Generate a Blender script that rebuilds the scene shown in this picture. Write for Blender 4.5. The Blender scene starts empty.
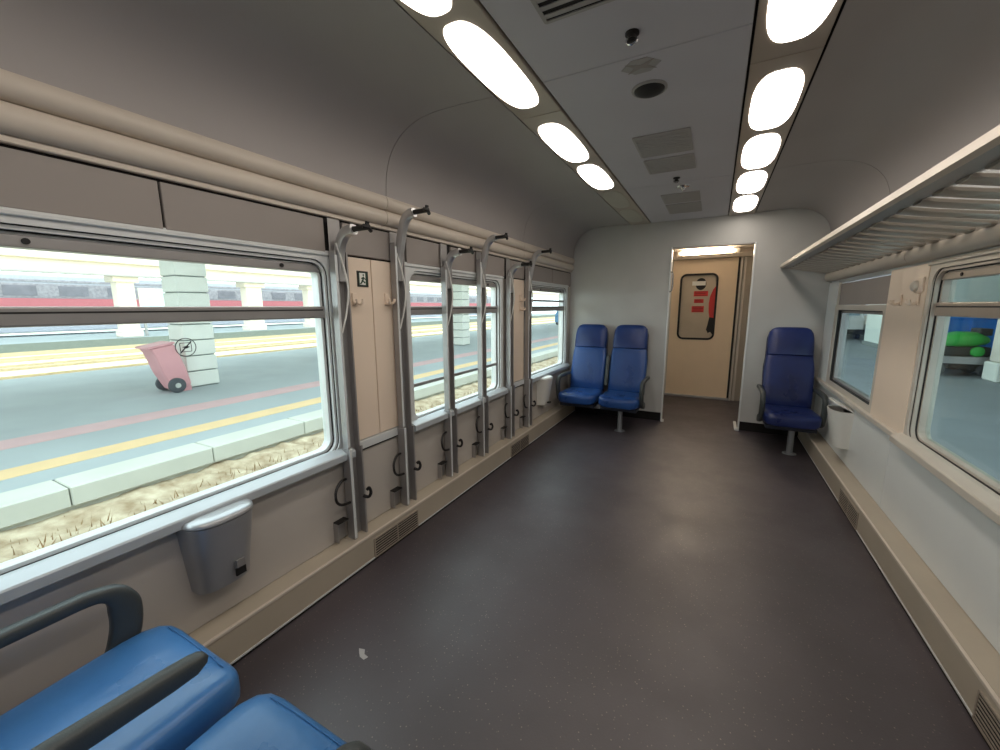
import bpy, bmesh, math, random
from mathutils import Vector, Matrix, noise
random.seed(7)
PI = math.pi
SC = bpy.context.scene
COL = SC.collection

# ------------------------------------------------------------------ camera
CAM_H = 1.36
F_PX = 402.0
def _dir(px, py):
    return Vector((px - 500.0, -(py - 375.0), -F_PX)).normalized()
_fw = _dir(716, 306)
_dn = _dir(515, 2720); _dn = (_dn - _fw * _dn.dot(_fw)).normalized()
_up = -_dn
_rt = _fw.cross(_up)
_R = Matrix((_rt, _fw, _up))
cam_data = bpy.data.cameras.new('camera')
cam_data.sensor_fit = 'HORIZONTAL'; cam_data.sensor_width = 36.0
cam_data.lens = F_PX / 1000.0 * 36.0
cam_data.clip_start = 0.02; cam_data.clip_end = 500
cam = bpy.data.objects.new('camera', cam_data)
COL.objects.link(cam)
cam.matrix_world = Matrix.Translation((0, 0, CAM_H)) @ _R.to_4x4()
SC.camera = cam

# ------------------------------------------------------------------ world, exposure
world = bpy.data.worlds.new('overcast_sky'); SC.world = world
world.use_nodes = True
_bg = world.node_tree.nodes['Background']
_bg.inputs['Color'].default_value = (0.86, 0.95, 1.0, 1)
_bg.inputs['Strength'].default_value = 3.5
SC.view_settings.view_transform = 'Standard'
SC.view_settings.look = 'None'
SC.view_settings.gamma = 1.0
SC.view_settings.use_curve_mapping = False
SC.view_settings.exposure = 0.27
LAMP = 8.0          # radiance of the lit ceiling diffusers
SC.cycles.use_denoising = True
SC.cycles.max_bounces = 12
SC.cycles.diffuse_bounces = 6
SC.cycles.transparent_max_bounces = 16
SC.cycles.sample_clamp_indirect = 6.0

# ------------------------------------------------------------------ materials
def srgb(r, g, b):
    def c(v):
        v /= 255.0
        return v / 12.92 if v <= 0.04045 else ((v + 0.055) / 1.055) ** 2.4
    return (c(r), c(g), c(b), 1)
MATS = {}
def mat(name, col, rough=0.5, metal=0.0, spec=0.5, var=0.0, scale=6.0, bump=0.0, bscale=80.0, coat=0.0, stretch=None, col2=None, rvar=0.0):
    m = bpy.data.materials.new(name); m.use_nodes = True
    nt = m.node_tree; N = nt.nodes; Lk = nt.links
    b = N['Principled BSDF']
    b.inputs['Base Color'].default_value = col
    b.inputs['Roughness'].default_value = rough
    b.inputs['Metallic'].default_value = metal
    b.inputs['Specular IOR Level'].default_value = spec
    b.inputs['Coat Weight'].default_value = coat
    tc = N.new('ShaderNodeTexCoord')
    src = tc.outputs['Object']
    if stretch:
        mp = N.new('ShaderNodeMapping'); mp.inputs['Scale'].default_value = stretch
        Lk.new(src, mp.inputs['Vector']); src = mp.outputs['Vector']
    if var > 0 or col2 or rvar > 0:
        nz = N.new('ShaderNodeTexNoise'); nz.inputs['Scale'].default_value = scale; nz.inputs['Detail'].default_value = 5
        Lk.new(src, nz.inputs['Vector'])
    if var > 0 or col2:
        rp = N.new('ShaderNodeValToRGB')
        c2 = col2 or tuple(min(1, v * (1 + var)) for v in col[:3]) + (1,)
        c1 = tuple(v * (1 - var) for v in col[:3]) + (1,)
        rp.color_ramp.elements[0].position = 0.3; rp.color_ramp.elements[0].color = c1
        rp.color_ramp.elements[1].position = 0.7; rp.color_ramp.elements[1].color = c2
        Lk.new(nz.outputs['Fac'], rp.inputs['Fac']); Lk.new(rp.outputs['Color'], b.inputs['Base Color'])
    if rvar > 0:
        mr = N.new('ShaderNodeMapRange')
        mr.inputs['From Min'].default_value = 0.3; mr.inputs['From Max'].default_value = 0.7
        mr.inputs['To Min'].default_value = rough - rvar; mr.inputs['To Max'].default_value = rough + rvar
        Lk.new(nz.outputs['Fac'], mr.inputs['Value']); Lk.new(mr.outputs['Result'], b.inputs['Roughness'])
    if bump > 0:
        n2 = N.new('ShaderNodeTexNoise'); n2.inputs['Scale'].default_value = bscale; n2.inputs['Detail'].default_value = 3
        Lk.new(src, n2.inputs['Vector'])
        bp = N.new('ShaderNodeBump'); bp.inputs['Strength'].default_value = bump; bp.inputs['Distance'].default_value = 0.01
        Lk.new(n2.outputs['Fac'], bp.inputs['Height']); Lk.new(bp.outputs['Normal'], b.inputs['Normal'])
    MATS[name] = m
    return m
def emit_mat(name, col, strength, base=None):
    m = mat(name, base or col, 0.4)
    b = m.node_tree.nodes['Principled BSDF']
    b.inputs['Emission Color'].default_value = col
    b.inputs['Emission Strength'].default_value = strength
    return m
def glass_mat(name, tint, refl=0.06):
    m = bpy.data.materials.new(name); m.use_nodes = True
    nt = m.node_tree; N = nt.nodes; Lk = nt.links
    N.remove(N['Principled BSDF'])
    out = N['Material Output']
    tr = N.new('ShaderNodeBsdfTransparent'); tr.inputs['Color'].default_value = tint
    gl = N.new('ShaderNodeBsdfGlossy'); gl.inputs['Roughness'].default_value = 0.03
    lw = N.new('ShaderNodeLayerWeight'); lw.inputs['Blend'].default_value = 0.5
    pw = N.new('ShaderNodeMath'); pw.operation = 'POWER'; pw.inputs[1].default_value = 5.0
    fr = N.new('ShaderNodeMath'); fr.operation = 'MULTIPLY_ADD'; fr.inputs[1].default_value = 0.35; fr.inputs[2].default_value = refl * 0.25
    Lk.new(lw.outputs['Facing'], pw.inputs[0]); Lk.new(pw.outputs[0], fr.inputs[0])
    mx = N.new('ShaderNodeMixShader')
    Lk.new(fr.outputs[0], mx.inputs['Fac']); Lk.new(tr.outputs[0], mx.inputs[1]); Lk.new(gl.outputs[0], mx.inputs[2])
    Lk.new(mx.outputs[0], out.inputs['Surface'])
    MATS[name] = m
    return m
M = MATS
mat('wall', srgb(186, 180, 174), 0.42, var=0.03, scale=3)
mat('wall_pale', srgb(222, 226, 227), 0.40, var=0.03, scale=3)
mat('lining', srgb(236, 218, 200), 0.38, var=0.02, scale=3)
mat('upper_panel', srgb(152, 145, 141), 0.5, var=0.03, scale=3)
mat('duct', srgb(206, 196, 184), 0.42, var=0.03, scale=4)
mat('ceiling_panel', srgb(196, 194, 202), 0.55, var=0.03, scale=2)
mat('cove', srgb(162, 157, 156), 0.5, var=0.03, scale=2)
mat('strip', srgb(168, 156, 144), 0.35, var=0.03, scale=3)
mat('dark_gap', srgb(18, 16, 16), 0.8, var=0.1)
mat('partition', srgb(190, 190, 188), 0.5, var=0.04, scale=3)
mat('skirting', srgb(178, 168, 152), 0.42, var=0.05, scale=4)
mat('alu', srgb(196, 196, 198), 0.34, metal=0.75, var=0.04, scale=8, stretch=(1, 1, 0.1))
mat('alu_dull', srgb(164, 162, 162), 0.42, metal=0.55, var=0.05, scale=8)
mat('alu_frame', srgb(218, 222, 224), 0.35, metal=0.15, var=0.03, scale=6)
mat('sill_metal', srgb(186, 194, 200), 0.4, metal=0.15, var=0.03, scale=6)
mat('frame_cream', srgb(205, 198, 188), 0.4, metal=0.1, var=0.03, scale=6)
mat('gasket', srgb(26, 26, 28), 0.6, var=0.1)
mat('rubber', srgb(20, 18, 18), 0.5, var=0.1)
mat('white_paint', srgb(226, 226, 222), 0.4, var=0.02)
mat('steel', srgb(180, 182, 186), 0.25, metal=0.9, var=0.05)
mat('chrome', srgb(210, 210, 214), 0.12, metal=1.0, var=0.02)
mat('silver_bin', srgb(168, 170, 174), 0.3, metal=0.45, var=0.03)
mat('white_bin', srgb(224, 224, 220), 0.35, var=0.02)
mat('bin_inside', srgb(34, 32, 30), 0.7, var=0.1)
mat('armrest', srgb(62, 68, 70), 0.45, var=0.05, bump=0.1, bscale=300)
mat('seat_shell', srgb(34, 40, 56), 0.5, var=0.05)
mat('pedestal', srgb(150, 154, 160), 0.35, metal=0.5, var=0.05)
mat('rack_rail', srgb(206, 194, 180), 0.38, var=0.03)
mat('rack_slat', srgb(170, 162, 152), 0.35, metal=0.3, var=0.03)
mat('vent_metal', srgb(160, 150, 138), 0.45, metal=0.2, var=0.04)
mat('vent_grey', srgb(166, 163, 163), 0.5, var=0.04)
mat('door', srgb(238, 216, 186), 0.42, var=0.02)
mat('door_frame', srgb(176, 166, 152), 0.4, metal=0.3, var=0.03)
mat('sign_green', srgb(22, 62, 44), 0.5, var=0.05)
mat('sign_white', srgb(236, 238, 232), 0.5, var=0.02)
mat('sign_black', srgb(18, 18, 18), 0.5, var=0.05)
mat('red_sticker', srgb(214, 62, 60), 0.5, var=0.05)
mat('red_dark', srgb(150, 40, 40), 0.5, var=0.05)
emit_mat('diffuser_lit', (1.0, 0.90, 0.79, 1), LAMP, srgb(250, 240, 220))
mat('diffuser_off', srgb(176, 172, 160), 0.3, var=0.05, scale=4)
emit_mat('tube_lit', (1.0, 0.82, 0.60, 1), 150.0, srgb(250, 240, 220))
glass_mat('glass', (0.93, 0.98, 0.96, 1), 0.06)
glass_mat('glass_green', (0.80, 0.88, 0.87, 1), 0.08)
mat('frosted_door_glass', srgb(196, 184, 164), 0.25, var=0.06, scale=5)

# floor vinyl: dark brown, pale speckle, scuffs, semi gloss
def floor_mat():
    m = mat('floor_vinyl', srgb(80, 72, 73), 0.38, spec=0.85)
    nt = m.node_tree; N = nt.nodes; Lk = nt.links; b = N['Principled BSDF']
    tc = N.new('ShaderNodeTexCoord')
    n1 = N.new('ShaderNodeTexNoise'); n1.inputs['Scale'].default_value = 1.6; n1.inputs['Detail'].default_value = 8
    Lk.new(tc.outputs['Object'], n1.inputs['Vector'])
    r1 = N.new('ShaderNodeValToRGB')
    r1.color_ramp.elements[0].position = 0.3; r1.color_ramp.elements[0].color = srgb(54, 48, 53)
    r1.color_ramp.elements[1].position = 0.75; r1.color_ramp.elements[1].color = srgb(73, 66, 72)
    Lk.new(n1.outputs['Fac'], r1.inputs['Fac'])
    vo = N.new('ShaderNodeTexVoronoi'); vo.inputs['Scale'].default_value = 55
    Lk.new(tc.outputs['Object'], vo.inputs['Vector'])
    r2 = N.new('ShaderNodeValToRGB')
    r2.color_ramp.elements[0].position = 0.0; r2.color_ramp.elements[0].color = (1, 1, 1, 1)
    r2.color_ramp.elements[1].position = 0.17; r2.color_ramp.elements[1].color = (0, 0, 0, 1)
    Lk.new(vo.outputs['Distance'], r2.inputs['Fac'])
    n3 = N.new('ShaderNodeTexNoise'); n3.inputs['Scale'].default_value = 9
    Lk.new(tc.outputs['Object'], n3.inputs['Vector'])
    mm = N.new('ShaderNodeMath'); mm.operation = 'MULTIPLY'
    Lk.new(r2.outputs['Color'], mm.inputs[0]); Lk.new(n3.outputs['Fac'], mm.inputs[1])
    mx = N.new('ShaderNodeMixRGB'); mx.inputs['Color2'].default_value = srgb(172, 156, 142)
    Lk.new(mm.outputs[0], mx.inputs['Fac']); Lk.new(r1.outputs['Color'], mx.inputs['Color1'])
    Lk.new(mx.outputs['Color'], b.inputs['Base Color'])
    n4 = N.new('ShaderNodeTexNoise'); n4.inputs['Scale'].default_value = 3.5; n4.inputs['Detail'].default_value = 10; n4.inputs['Roughness'].default_value = 0.7
    Lk.new(tc.outputs['Object'], n4.inputs['Vector'])
    mr = N.new('ShaderNodeMapRange'); mr.inputs['From Min'].default_value = 0.3; mr.inputs['From Max'].default_value = 0.7
    mr.inputs['To Min'].default_value = 0.40; mr.inputs['To Max'].default_value = 0.54
    Lk.new(n4.outputs['Fac'], mr.inputs['Value']); Lk.new(mr.outputs['Result'], b.inputs['Roughness'])
    bp = N.new('ShaderNodeBump'); bp.inputs['Strength'].default_value = 0.06; bp.inputs['Distance'].default_value = 0.01
    n5 = N.new('ShaderNodeTexNoise'); n5.inputs['Scale'].default_value = 150
    Lk.new(tc.outputs['Object'], n5.inputs['Vector']); Lk.new(n5.outputs['Fac'], bp.inputs['Height']); Lk.new(bp.outputs['Normal'], b.inputs['Normal'])
floor_mat()
def leather(name, a, b_):
    m = mat(name, a, 0.32, var=0.0, col2=b_, scale=3.0, bump=0.25, bscale=14, rvar=0.06)
    return m
leather('leather_blue', srgb(28, 62, 122), srgb(40, 82, 146))
leather('leather_navy', srgb(22, 34, 82), srgb(34, 52, 114))
leather('leather_head', srgb(22, 44, 100), srgb(32, 62, 124))
leather('leather_blue_lit', srgb(52, 104, 160), srgb(70, 126, 184))  # lighter copy of the blue leather, window light put into the colour
# exterior
mat('asphalt', srgb(150, 160, 162), 0.9, var=0.06, scale=0.9, bump=0.2, bscale=40)
mat('asphalt_right', srgb(128, 134, 137), 0.6, var=0.12, scale=0.6, bump=0.1, bscale=30)
mat('kerb', srgb(184, 187, 178), 0.85, var=0.05, scale=2)
mat('line_yellow', srgb(206, 180, 136), 0.85, var=0.05, scale=3)
mat('line_red', srgb(186, 156, 156), 0.85, var=0.05, scale=3)
mat('ballast', srgb(150, 130, 102), 0.95, var=0.12, col2=srgb(196, 184, 160), scale=5, bump=0.8, bscale=16)
mat('track_bed', srgb(222, 212, 170), 0.95, col2=srgb(232, 224, 196), scale=0.6, bump=0.3, bscale=10)
mat('weed', srgb(132, 104, 68), 0.9, var=0.2, scale=3)
mat('rail', srgb(206, 190, 164), 0.6, metal=0.4, var=0.1)
mat('stone', srgb(214, 216, 208), 0.85, var=0.05, scale=2)
mat('stone_groove', srgb(120, 128, 124), 0.9, var=0.05)
mat('pink_plastic', srgb(200, 146, 150), 0.6, var=0.05, scale=3)
mat('tyre', srgb(70, 74, 78), 0.8, var=0.1)
mat('cream_far', srgb(224, 214, 200), 0.8, var=0.04)
mat('fascia_far', srgb(212, 202, 190), 0.8, var=0.05, scale=0.4)
mat('far_roof', srgb(170, 168, 166), 0.8, var=0.05)
mat('train_dark', srgb(164, 160, 168), 0.6, var=0.25, scale=6)
mat('train_grey', srgb(190, 192, 204), 0.6, var=0.05)
mat('train_red', srgb(204, 120, 128), 0.6, var=0.05)
mat('train_window', srgb(134, 132, 142), 0.5, var=0.15, scale=2)
mat('poster', srgb(190, 222, 226), 0.6, col2=srgb(236, 240, 240), scale=0.5)
mat('canopy', srgb(150, 148, 144), 0.9, var=0.05)
mat('station_wall', srgb(206, 200, 188), 0.85, var=0.04, scale=0.5)
mat('station_glass', srgb(150, 172, 186), 0.2, var=0.1, scale=0.5)
mat('kiosk_white', srgb(214, 222, 214), 0.7, var=0.03)
mat('machine_green', srgb(52, 158, 66), 0.4, var=0.06)
mat('machine_dark', srgb(46, 46, 44), 0.6, var=0.1)
mat('cart_grey', srgb(176, 178, 172), 0.6, var=0.1)
mat('container_blue', srgb(36, 116, 196), 0.5, var=0.06)
mat('van_white', srgb(226, 228, 228), 0.4, var=0.02)
mat('car_blue', srgb(90, 140, 180), 0.4, var=0.05)

# ------------------------------------------------------------------ geometry helpers
def NB(): return bmesh.new()
def bx(bm, x0, x1, y0, y1, z0, z1):
    v = [bm.verts.new(p) for p in ((x0,y0,z0),(x1,y0,z0),(x1,y1,z0),(x0,y1,z0),(x0,y0,z1),(x1,y0,z1),(x1,y1,z1),(x0,y1,z1))]
    for f in ((3,2,1,0),(4,5,6,7),(0,1,5,4),(1,2,6,5),(2,3,7,6),(3,0,4,7)):
        bm.faces.new([v[i] for i in f])
    return v
def bev(bm, off, seg=2):
    bmesh.ops.bevel(bm, geom=bm.edges[:], offset=off, segments=seg, profile=0.6, affect='EDGES', clamp_overlap=True)
    return bm
def box(x0, x1, y0, y1, z0, z1, b=0.0, seg=2):
    bm = NB(); bx(bm, min(x0,x1), max(x0,x1), min(y0,y1), max(y0,y1), min(z0,z1), max(z0,z1))
    if b: bev(bm, b, seg)
    return bm
def P3(axis, a, b, t):   # 2D point (a,b) in the plane normal to axis at t
    return {'x': (t, a, b), 'y': (a, t, b), 'z': (a, b, t)}[axis]
def prism(bm, poly, axis, t0, t1, cap=True):
    A = [bm.verts.new(P3(axis, p[0], p[1], t0)) for p in poly]
    B = [bm.verts.new(P3(axis, p[0], p[1], t1)) for p in poly]
    n = len(poly)
    for i in range(n):
        bm.faces.new((A[i], A[(i+1)%n], B[(i+1)%n], B[i]))
    if cap:
        bm.faces.new(A[::-1]); bm.faces.new(B)
def ringprism(bm, outer, inner, axis, t0, t1):
    n = len(outer)
    o0 = [bm.verts.new(P3(axis, *p, t0)) for p in outer]; o1 = [bm.verts.new(P3(axis, *p, t1)) for p in outer]
    i0 = [bm.verts.new(P3(axis, *p, t0)) for p in inner]; i1 = [bm.verts.new(P3(axis, *p, t1)) for p in inner]
    for k in range(n):
        j = (k+1) % n
        bm.faces.new((o0[k], o0[j], o1[j], o1[k])); bm.faces.new((i0[j], i0[k], i1[k], i1[j]))
        bm.faces.new((o1[k], o1[j], i1[j], i1[k])); bm.faces.new((o0[j], o0[k], i0[k], i0[j]))
def rrect(a0, a1, b0, b1, r, n=5):
    pts = []
    for cx, cy, s in ((a1-r, b1-r, 0), (a0+r, b1-r, PI/2), (a0+r, b0+r, PI), (a1-r, b0+r, 1.5*PI)):
        for i in range(n+1):
            t = s + i/n*PI/2
            pts.append((cx + r*math.cos(t), cy + r*math.sin(t)))
    return pts
def superell(cx, cy, a, b, p, n=32):
    out = []
    for i in range(n):
        t = 2*PI*i/n; c, s = math.cos(t), math.sin(t)
        out.append((cx + a*math.copysign(abs(c)**(2/p), c), cy + b*math.copysign(abs(s)**(2/p), s)))
    return out
def skin_rows(bm, rows, closed=True, caps=True):
    V = [[bm.verts.new(p) for p in r] for r in rows]
    n = len(rows[0])
    for a, b in zip(V[:-1], V[1:]):
        for i in range(n if closed else n-1):
            j = (i+1) % n
            bm.faces.new((a[i], a[j], b[j], b[i]))
    if caps and closed:
        bm.faces.new(V[0][::-1]); bm.faces.new(V[-1])
def tube(bm, pts, ra, rb=None, n=8, ref=(0, 1, 0), caps=True, power=2.0):
    """sweep an (super)ellipse along pts; ra is measured along ref, rb across it"""
    rb = rb or ra
    pts = [Vector(p) for p in pts]; rows = []
    ref = Vector(ref)
    for i, p in enumerate(pts):
        t = (pts[min(i+1, len(pts)-1)] - pts[max(i-1, 0)]).normalized()
        u = ref - t * ref.dot(t)
        if u.length < 1e-4: u = Vector((1, 0, 0)) - t * t.x
        u.normalize(); v = t.cross(u)
        r_a = ra[i] if isinstance(ra, (list, tuple)) else ra
        r_b = rb[i] if isinstance(rb, (list, tuple)) else rb
        row = []
        for k in range(n):
            a = 2*PI*(k+0.5)/n; c, s = math.cos(a), math.sin(a)
            c = math.copysign(abs(c)**(2/power), c); s = math.copysign(abs(s)**(2/power), s)
            row.append(p + u*c*r_a + v*s*r_b)
        rows.append(row)
    skin_rows(bm, rows, True, caps)
def smooth_path(pts, k=6):
    P = [Vector(p) for p in pts]; out = []
    for i in range(len(P)-1):
        p0 = P[max(i-1, 0)]; p1 = P[i]; p2 = P[i+1]; p3 = P[min(i+2, len(P)-1)]
        for j in range(k):
            t = j/k
            out.append(0.5*((2*p1) + (p2-p0)*t + (2*p0-5*p1+4*p2-p3)*t*t + (3*p1-p0-3*p2+p3)*t**3))
    out.append(P[-1]); return out
def lathe(bm, prof, c, axis='z', n=20):
    rows = []
    for r, t in prof:
        row = []
        for k in range(n):
            a = 2*PI*k/n
            q = P3(axis, r*math.cos(a), r*math.sin(a), t)
            row.append((c[0]+q[0], c[1]+q[1], c[2]+q[2]))
        rows.append(row)
    skin_rows(bm, rows)

def parent_matrix(p):
    m = Matrix.Identity(4)
    while p:
        m = p.matrix_basis @ m; p = p.parent
    return m
def obj(name, bm, material, parent=None, smooth=False, local=False, label=None, angle=40):
    me = bpy.data.meshes.new(name)
    bmesh.ops.recalc_face_normals(bm, faces=bm.faces[:])
    bm.to_mesh(me); bm.free()
    if parent and not local: me.transform(parent_matrix(parent).inverted())
    me.materials.append(M[material] if isinstance(material, str) else material)
    if smooth:
        me.shade_smooth() if hasattr(me, 'shade_smooth') else None
        try: me.set_sharp_from_angle(angle=math.radians(angle))
        except Exception: pass
    o = bpy.data.objects.new(name, me); COL.objects.link(o)
    if parent: o.parent = parent
    if label: o['label'] = label
    return o
def tag(o, label, cat, group=None):
    o['label'] = label; o['category'] = cat
    if group: o['group'] = group
    return o
def thing(name, label, cat, loc=(0, 0, 0), rotz=0.0, group=None):
    o = bpy.data.objects.new(name, None); COL.objects.link(o)
    o.empty_display_size = 0.1
    o.location = loc; o.rotation_euler = (0, 0, rotz)
    o.matrix_basis = Matrix.Translation(loc) @ Matrix.Rotation(rotz, 4, 'Z')
    return tag(o, label, cat, group)
def struct(o, label=None, cat=None):
    o['kind'] = 'structure'
    if label: o['label'] = label
    if cat: o['category'] = cat
    return o
def copy_tree(o, parent=None):
    c = o.copy(); COL.objects.link(c); c.parent = parent
    for ch in [x for x in ALL_CHILDREN(o)]: copy_tree(ch, c)
    return c
def ALL_CHILDREN(o): return list(o.children)
def dup(root, loc, rotz=0.0, label=None):
    c = copy_tree(root)
    c.matrix_basis = Matrix.Translation(loc) @ Matrix.Rotation(rotz, 4, 'Z')
    if label: c['label'] = label
    return c

# ------------------------------------------------------------------ main dimensions (metres)
XL, XR = -1.66, 0.97          # inner faces of the side walls
FL, FR = -1.545, 0.853        # floor edges (skirting faces)
ZC = 2.29                     # ceiling
YB, YF = -2.2, 5.02           # rear end, far partition
ZS = 0.16                     # skirting top

# ------------------------------------------------------------------ floor, rear wall
fl = obj('floor', box(-1.75, 1.06, YB, 6.8, -0.06, 0.0), 'floor_vinyl')
struct(fl, 'dark brown speckled vinyl floor of the carriage', 'floor')
wb = obj('wall_back', box(-1.8, 1.1, YB-0.06, YB, 0, 2.5), 'partition'); struct(wb, 'plain grey end wall behind the near seats', 'wall')

# ------------------------------------------------------------------ left wall
WL = [(-0.10, 1.378), (1.92, 3.14), (3.66, 4.90)]      # window openings in y
WZ0, WZ1 = 0.605, 1.605
bm = NB()
T0, T1 = XL-0.065, XL
bx(bm, T0, T1, YB, YF, 0.0, WZ0)
bx(bm, T0, T1, YB, YF, WZ1, 2.0)
ys = [YB] + [v for w in WL for v in w] + [YF]
for a, b in zip(ys[0::2], ys[1::2]): bx(bm, T0, T1, a, b, WZ0, WZ1)
wl = obj('wall_left', bm, 'wall')
struct(wl, 'grey carriage side wall with the bicycle hook poles', 'wall')
# dark backing line and separate upper panels
obj('gap_strip', box(XL, XL+0.004, YB, YF, 1.605, 1.792), 'dark_gap', wl)
PAN = [(-2.19,-0.72), (-0.71, 0.715), (0.722, 1.352), (1.46, 1.825), (1.925, 2.285), (2.385, 2.725), (2.82, 3.19), (3.28, 3.61), (3.68, 4.36), (4.366, 5.015)]
for a, b in PAN:
    obj('upper_panel', box(XL+0.002, XL+0.016, a, b, 1.622, 1.772, 0.002, 1), 'upper_panel', wl)
obj('cornice_strip', box(XL, XL+0.022, YB, YF, 1.782, 1.802, 0.003, 1), 'duct', wl)
# ducts (two rounded mouldings) with joints
def moulding(name, x, zc, r, y0, y1, parent, side=1):
    bm = NB(); pts = [(x + side*r*0.85*math.cos(t), zc + r*math.sin(t)) for t in [(-0.5 + i/12)*PI for i in range(13)]]
    pts = [(x - side*0.03, zc-r)] + pts + [(x - side*0.03, zc+r)]
    prism(bm, pts, 'y', y0, y1)
    return obj(name, bm, 'duct', parent, smooth=True)
YJ = [YB, -0.10, 1.74, 3.52, YF]
for a, b in zip(YJ[:-1], YJ[1:]):
    moulding('rounded_moulding', XL+0.020, 1.842, 0.040, a+0.002, b-0.002, wl)
    moulding('rounded_moulding', XL+0.028, 1.920, 0.037, a+0.002, b-0.002, wl)
# lower panels and sill strip
obj('lower_gap', box(XL, XL+0.003, YB, YF, 0.17, 0.60), 'dark_gap', wl)
LP = [(-2.19, -0.55), (-0.545, 1.385), (1.39, 1.885), (1.89, 3.23), (3.235, 5.015)]
for a, b in LP:
    obj('lower_panel', box(XL+0.001, XL+0.012, a, b, 0.162, 0.588, 0.002, 1), 'wall', wl)
# locker style lining panels between the windows
for a, b in ((1.475, 1.628), (1.634, 1.80), (3.29, 3.60)):
    obj('lining_panel', box(XL, XL+0.018, a, b, 0.655, 1.612, 0.004), 'lining', wl)
for a, b in ((1.455, 1.90), (3.235, 3.63)):
    obj('sill_strip', box(XL, XL+0.026, a, b, 0.604, 0.650, 0.004), 'alu_frame', wl)
obj('post_cover', box(XL, XL+0.014, 4.955, 5.018, 0.62, 1.61, 0.003, 1), 'wall', wl)

PD = 0.044     # recess of the panes
def make_window(idx, side, y0, y1, z0, z1, tz0, tz1, label, glass='glass', fr='alu_frame', extra=None, hopper=True, tm='alu_dull'):
    """side=-1: left wall, +1: right wall. y0..z1 is the clear wall opening"""
    xw = XL if side < 0 else XR
    def X(d): return xw - side*d          # d>0: into the room
    w = thing('window_%d' % idx, label, 'window', (xw, (y0+y1)/2, z0)); w['kind'] = 'structure'
    f = NB(); ringprism(f, rrect(y0-0.022, y1+0.022, z0-0.022, z1+0.022, 0.012), rrect(y0+0.022, y1-0.022, z0+0.022, z1-0.022, 0.075), 'x', X(0.014), X(-0.02))
    obj('outer_frame', f, fr, w)
    g = NB(); ringprism(g, rrect(y0+0.020, y1-0.020, z0+0.020, z1-0.020, 0.076), rrect(y0+0.025, y1-0.025, z0+0.025, z1-0.025, 0.072), 'x', X(0.006), X(-0.02))
    obj('gasket', g, 'gasket', w)
    f2 = NB(); ringprism(f2, rrect(y0+0.024, y1-0.024, z0+0.024, z1-0.024, 0.072), rrect(y0+0.036, y1-0.036, z0+0.036, z1-0.036, 0.064), 'x', X(0.003), X(-PD-0.015))
    obj('reveal', f2, fr, w)
    g = NB(); ringprism(g, rrect(y0+0.035, y1-0.035, z0+0.035, z1-0.035, 0.064), rrect(y0+0.040, y1-0.040, z0+0.040, z1-0.040, 0.060), 'x', X(-0.012), X(-PD-0.01))
    obj('gasket', g, 'gasket', w)
    f2 = NB(); ringprism(f2, rrect(y0+0.039, y1-0.039, z0+0.039, z1-0.039, 0.060), rrect(y0+0.054, y1-0.054, z0+0.052, z1-0.052, 0.052), 'x', X(-0.018), X(-PD-0.02))
    obj('inner_frame', f2, fr, w)
    ya, yb = y0+0.046, y1-0.046
    if hopper:
        tr = obj('transom', box(X(-0.008), X(-PD-0.018), ya-0.012, yb+0.012, tz0, tz1, 0.006), tm, w)
        obj('transom_groove', box(X(-0.0075), X(-0.010), ya, yb, tz0+0.64*(tz1-tz0), tz0+0.74*(tz1-tz0)), 'gasket', tr)
        hr = obj('head_rail', box(X(-0.012), X(-PD-0.015), ya-0.005, yb+0.005, z1-0.080, z1-0.046, 0.004), tm, w)
        for q in (0.34, 0.84):
            s = NB(); lathe(s, [(0.0085, -0.004), (0.0085, 0.004)], (X(-0.011), y0+(y1-y0)*q, z1-0.062), 'x', 12)
            obj('screw_cap', s, 'gasket', hr)
        obj('pane', box(X(-PD), X(-PD-0.006), ya, yb, tz1-0.01, z1-0.05), glass, w)
        obj('pane', box(X(-PD), X(-PD-0.006), ya, yb, z0+0.044, tz0+0.01), glass, w)
    else:
        obj('pane', box(X(-PD), X(-PD-0.006), ya, yb, z0+0.044, z1-0.044), glass, w)
    if extra:
        for zb in extra:
            obj('guard_bar', box(X(-0.014), X(-0.028), ya-0.015, yb+0.015, zb-0.012, zb+0.012, 0.005), 'alu_dull', w)
    sb_ = NB(); prism(sb_, [(X(0.0), z0+0.044), (X(0.018), z0+0.044), (X(0.058), z0+0.028), (X(0.062), z0+0.022), (X(0.062), z0-0.008), (X(0.056), z0-0.012), (X(0.0), z0-0.012)], 'y', y0-0.03, y1+0.03)
    obj('sill', sb_, 'sill_metal' if side < 0 else fr, w)
    obj('head_strip', box(X(0.0), X(0.024), y0-0.03, y1+0.03, z1-0.002, z1+0.012, 0.003, 1), fr, w)
    return w
make_window(1, -1, *WL[0], WZ0, WZ1, 1.312, 1.368, 'large side window nearest the camera, above the silver waste bin')
make_window(2, -1, *WL[1], WZ0, WZ1, 1.312, 1.368, 'middle side window behind the bicycle poles with a low guard bar', extra=[0.865])
make_window(3, -1, *WL[2], WZ0, WZ1, 1.312, 1.368, 'farthest left side window beside the pair of blue seats', extra=[1.425])

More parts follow.
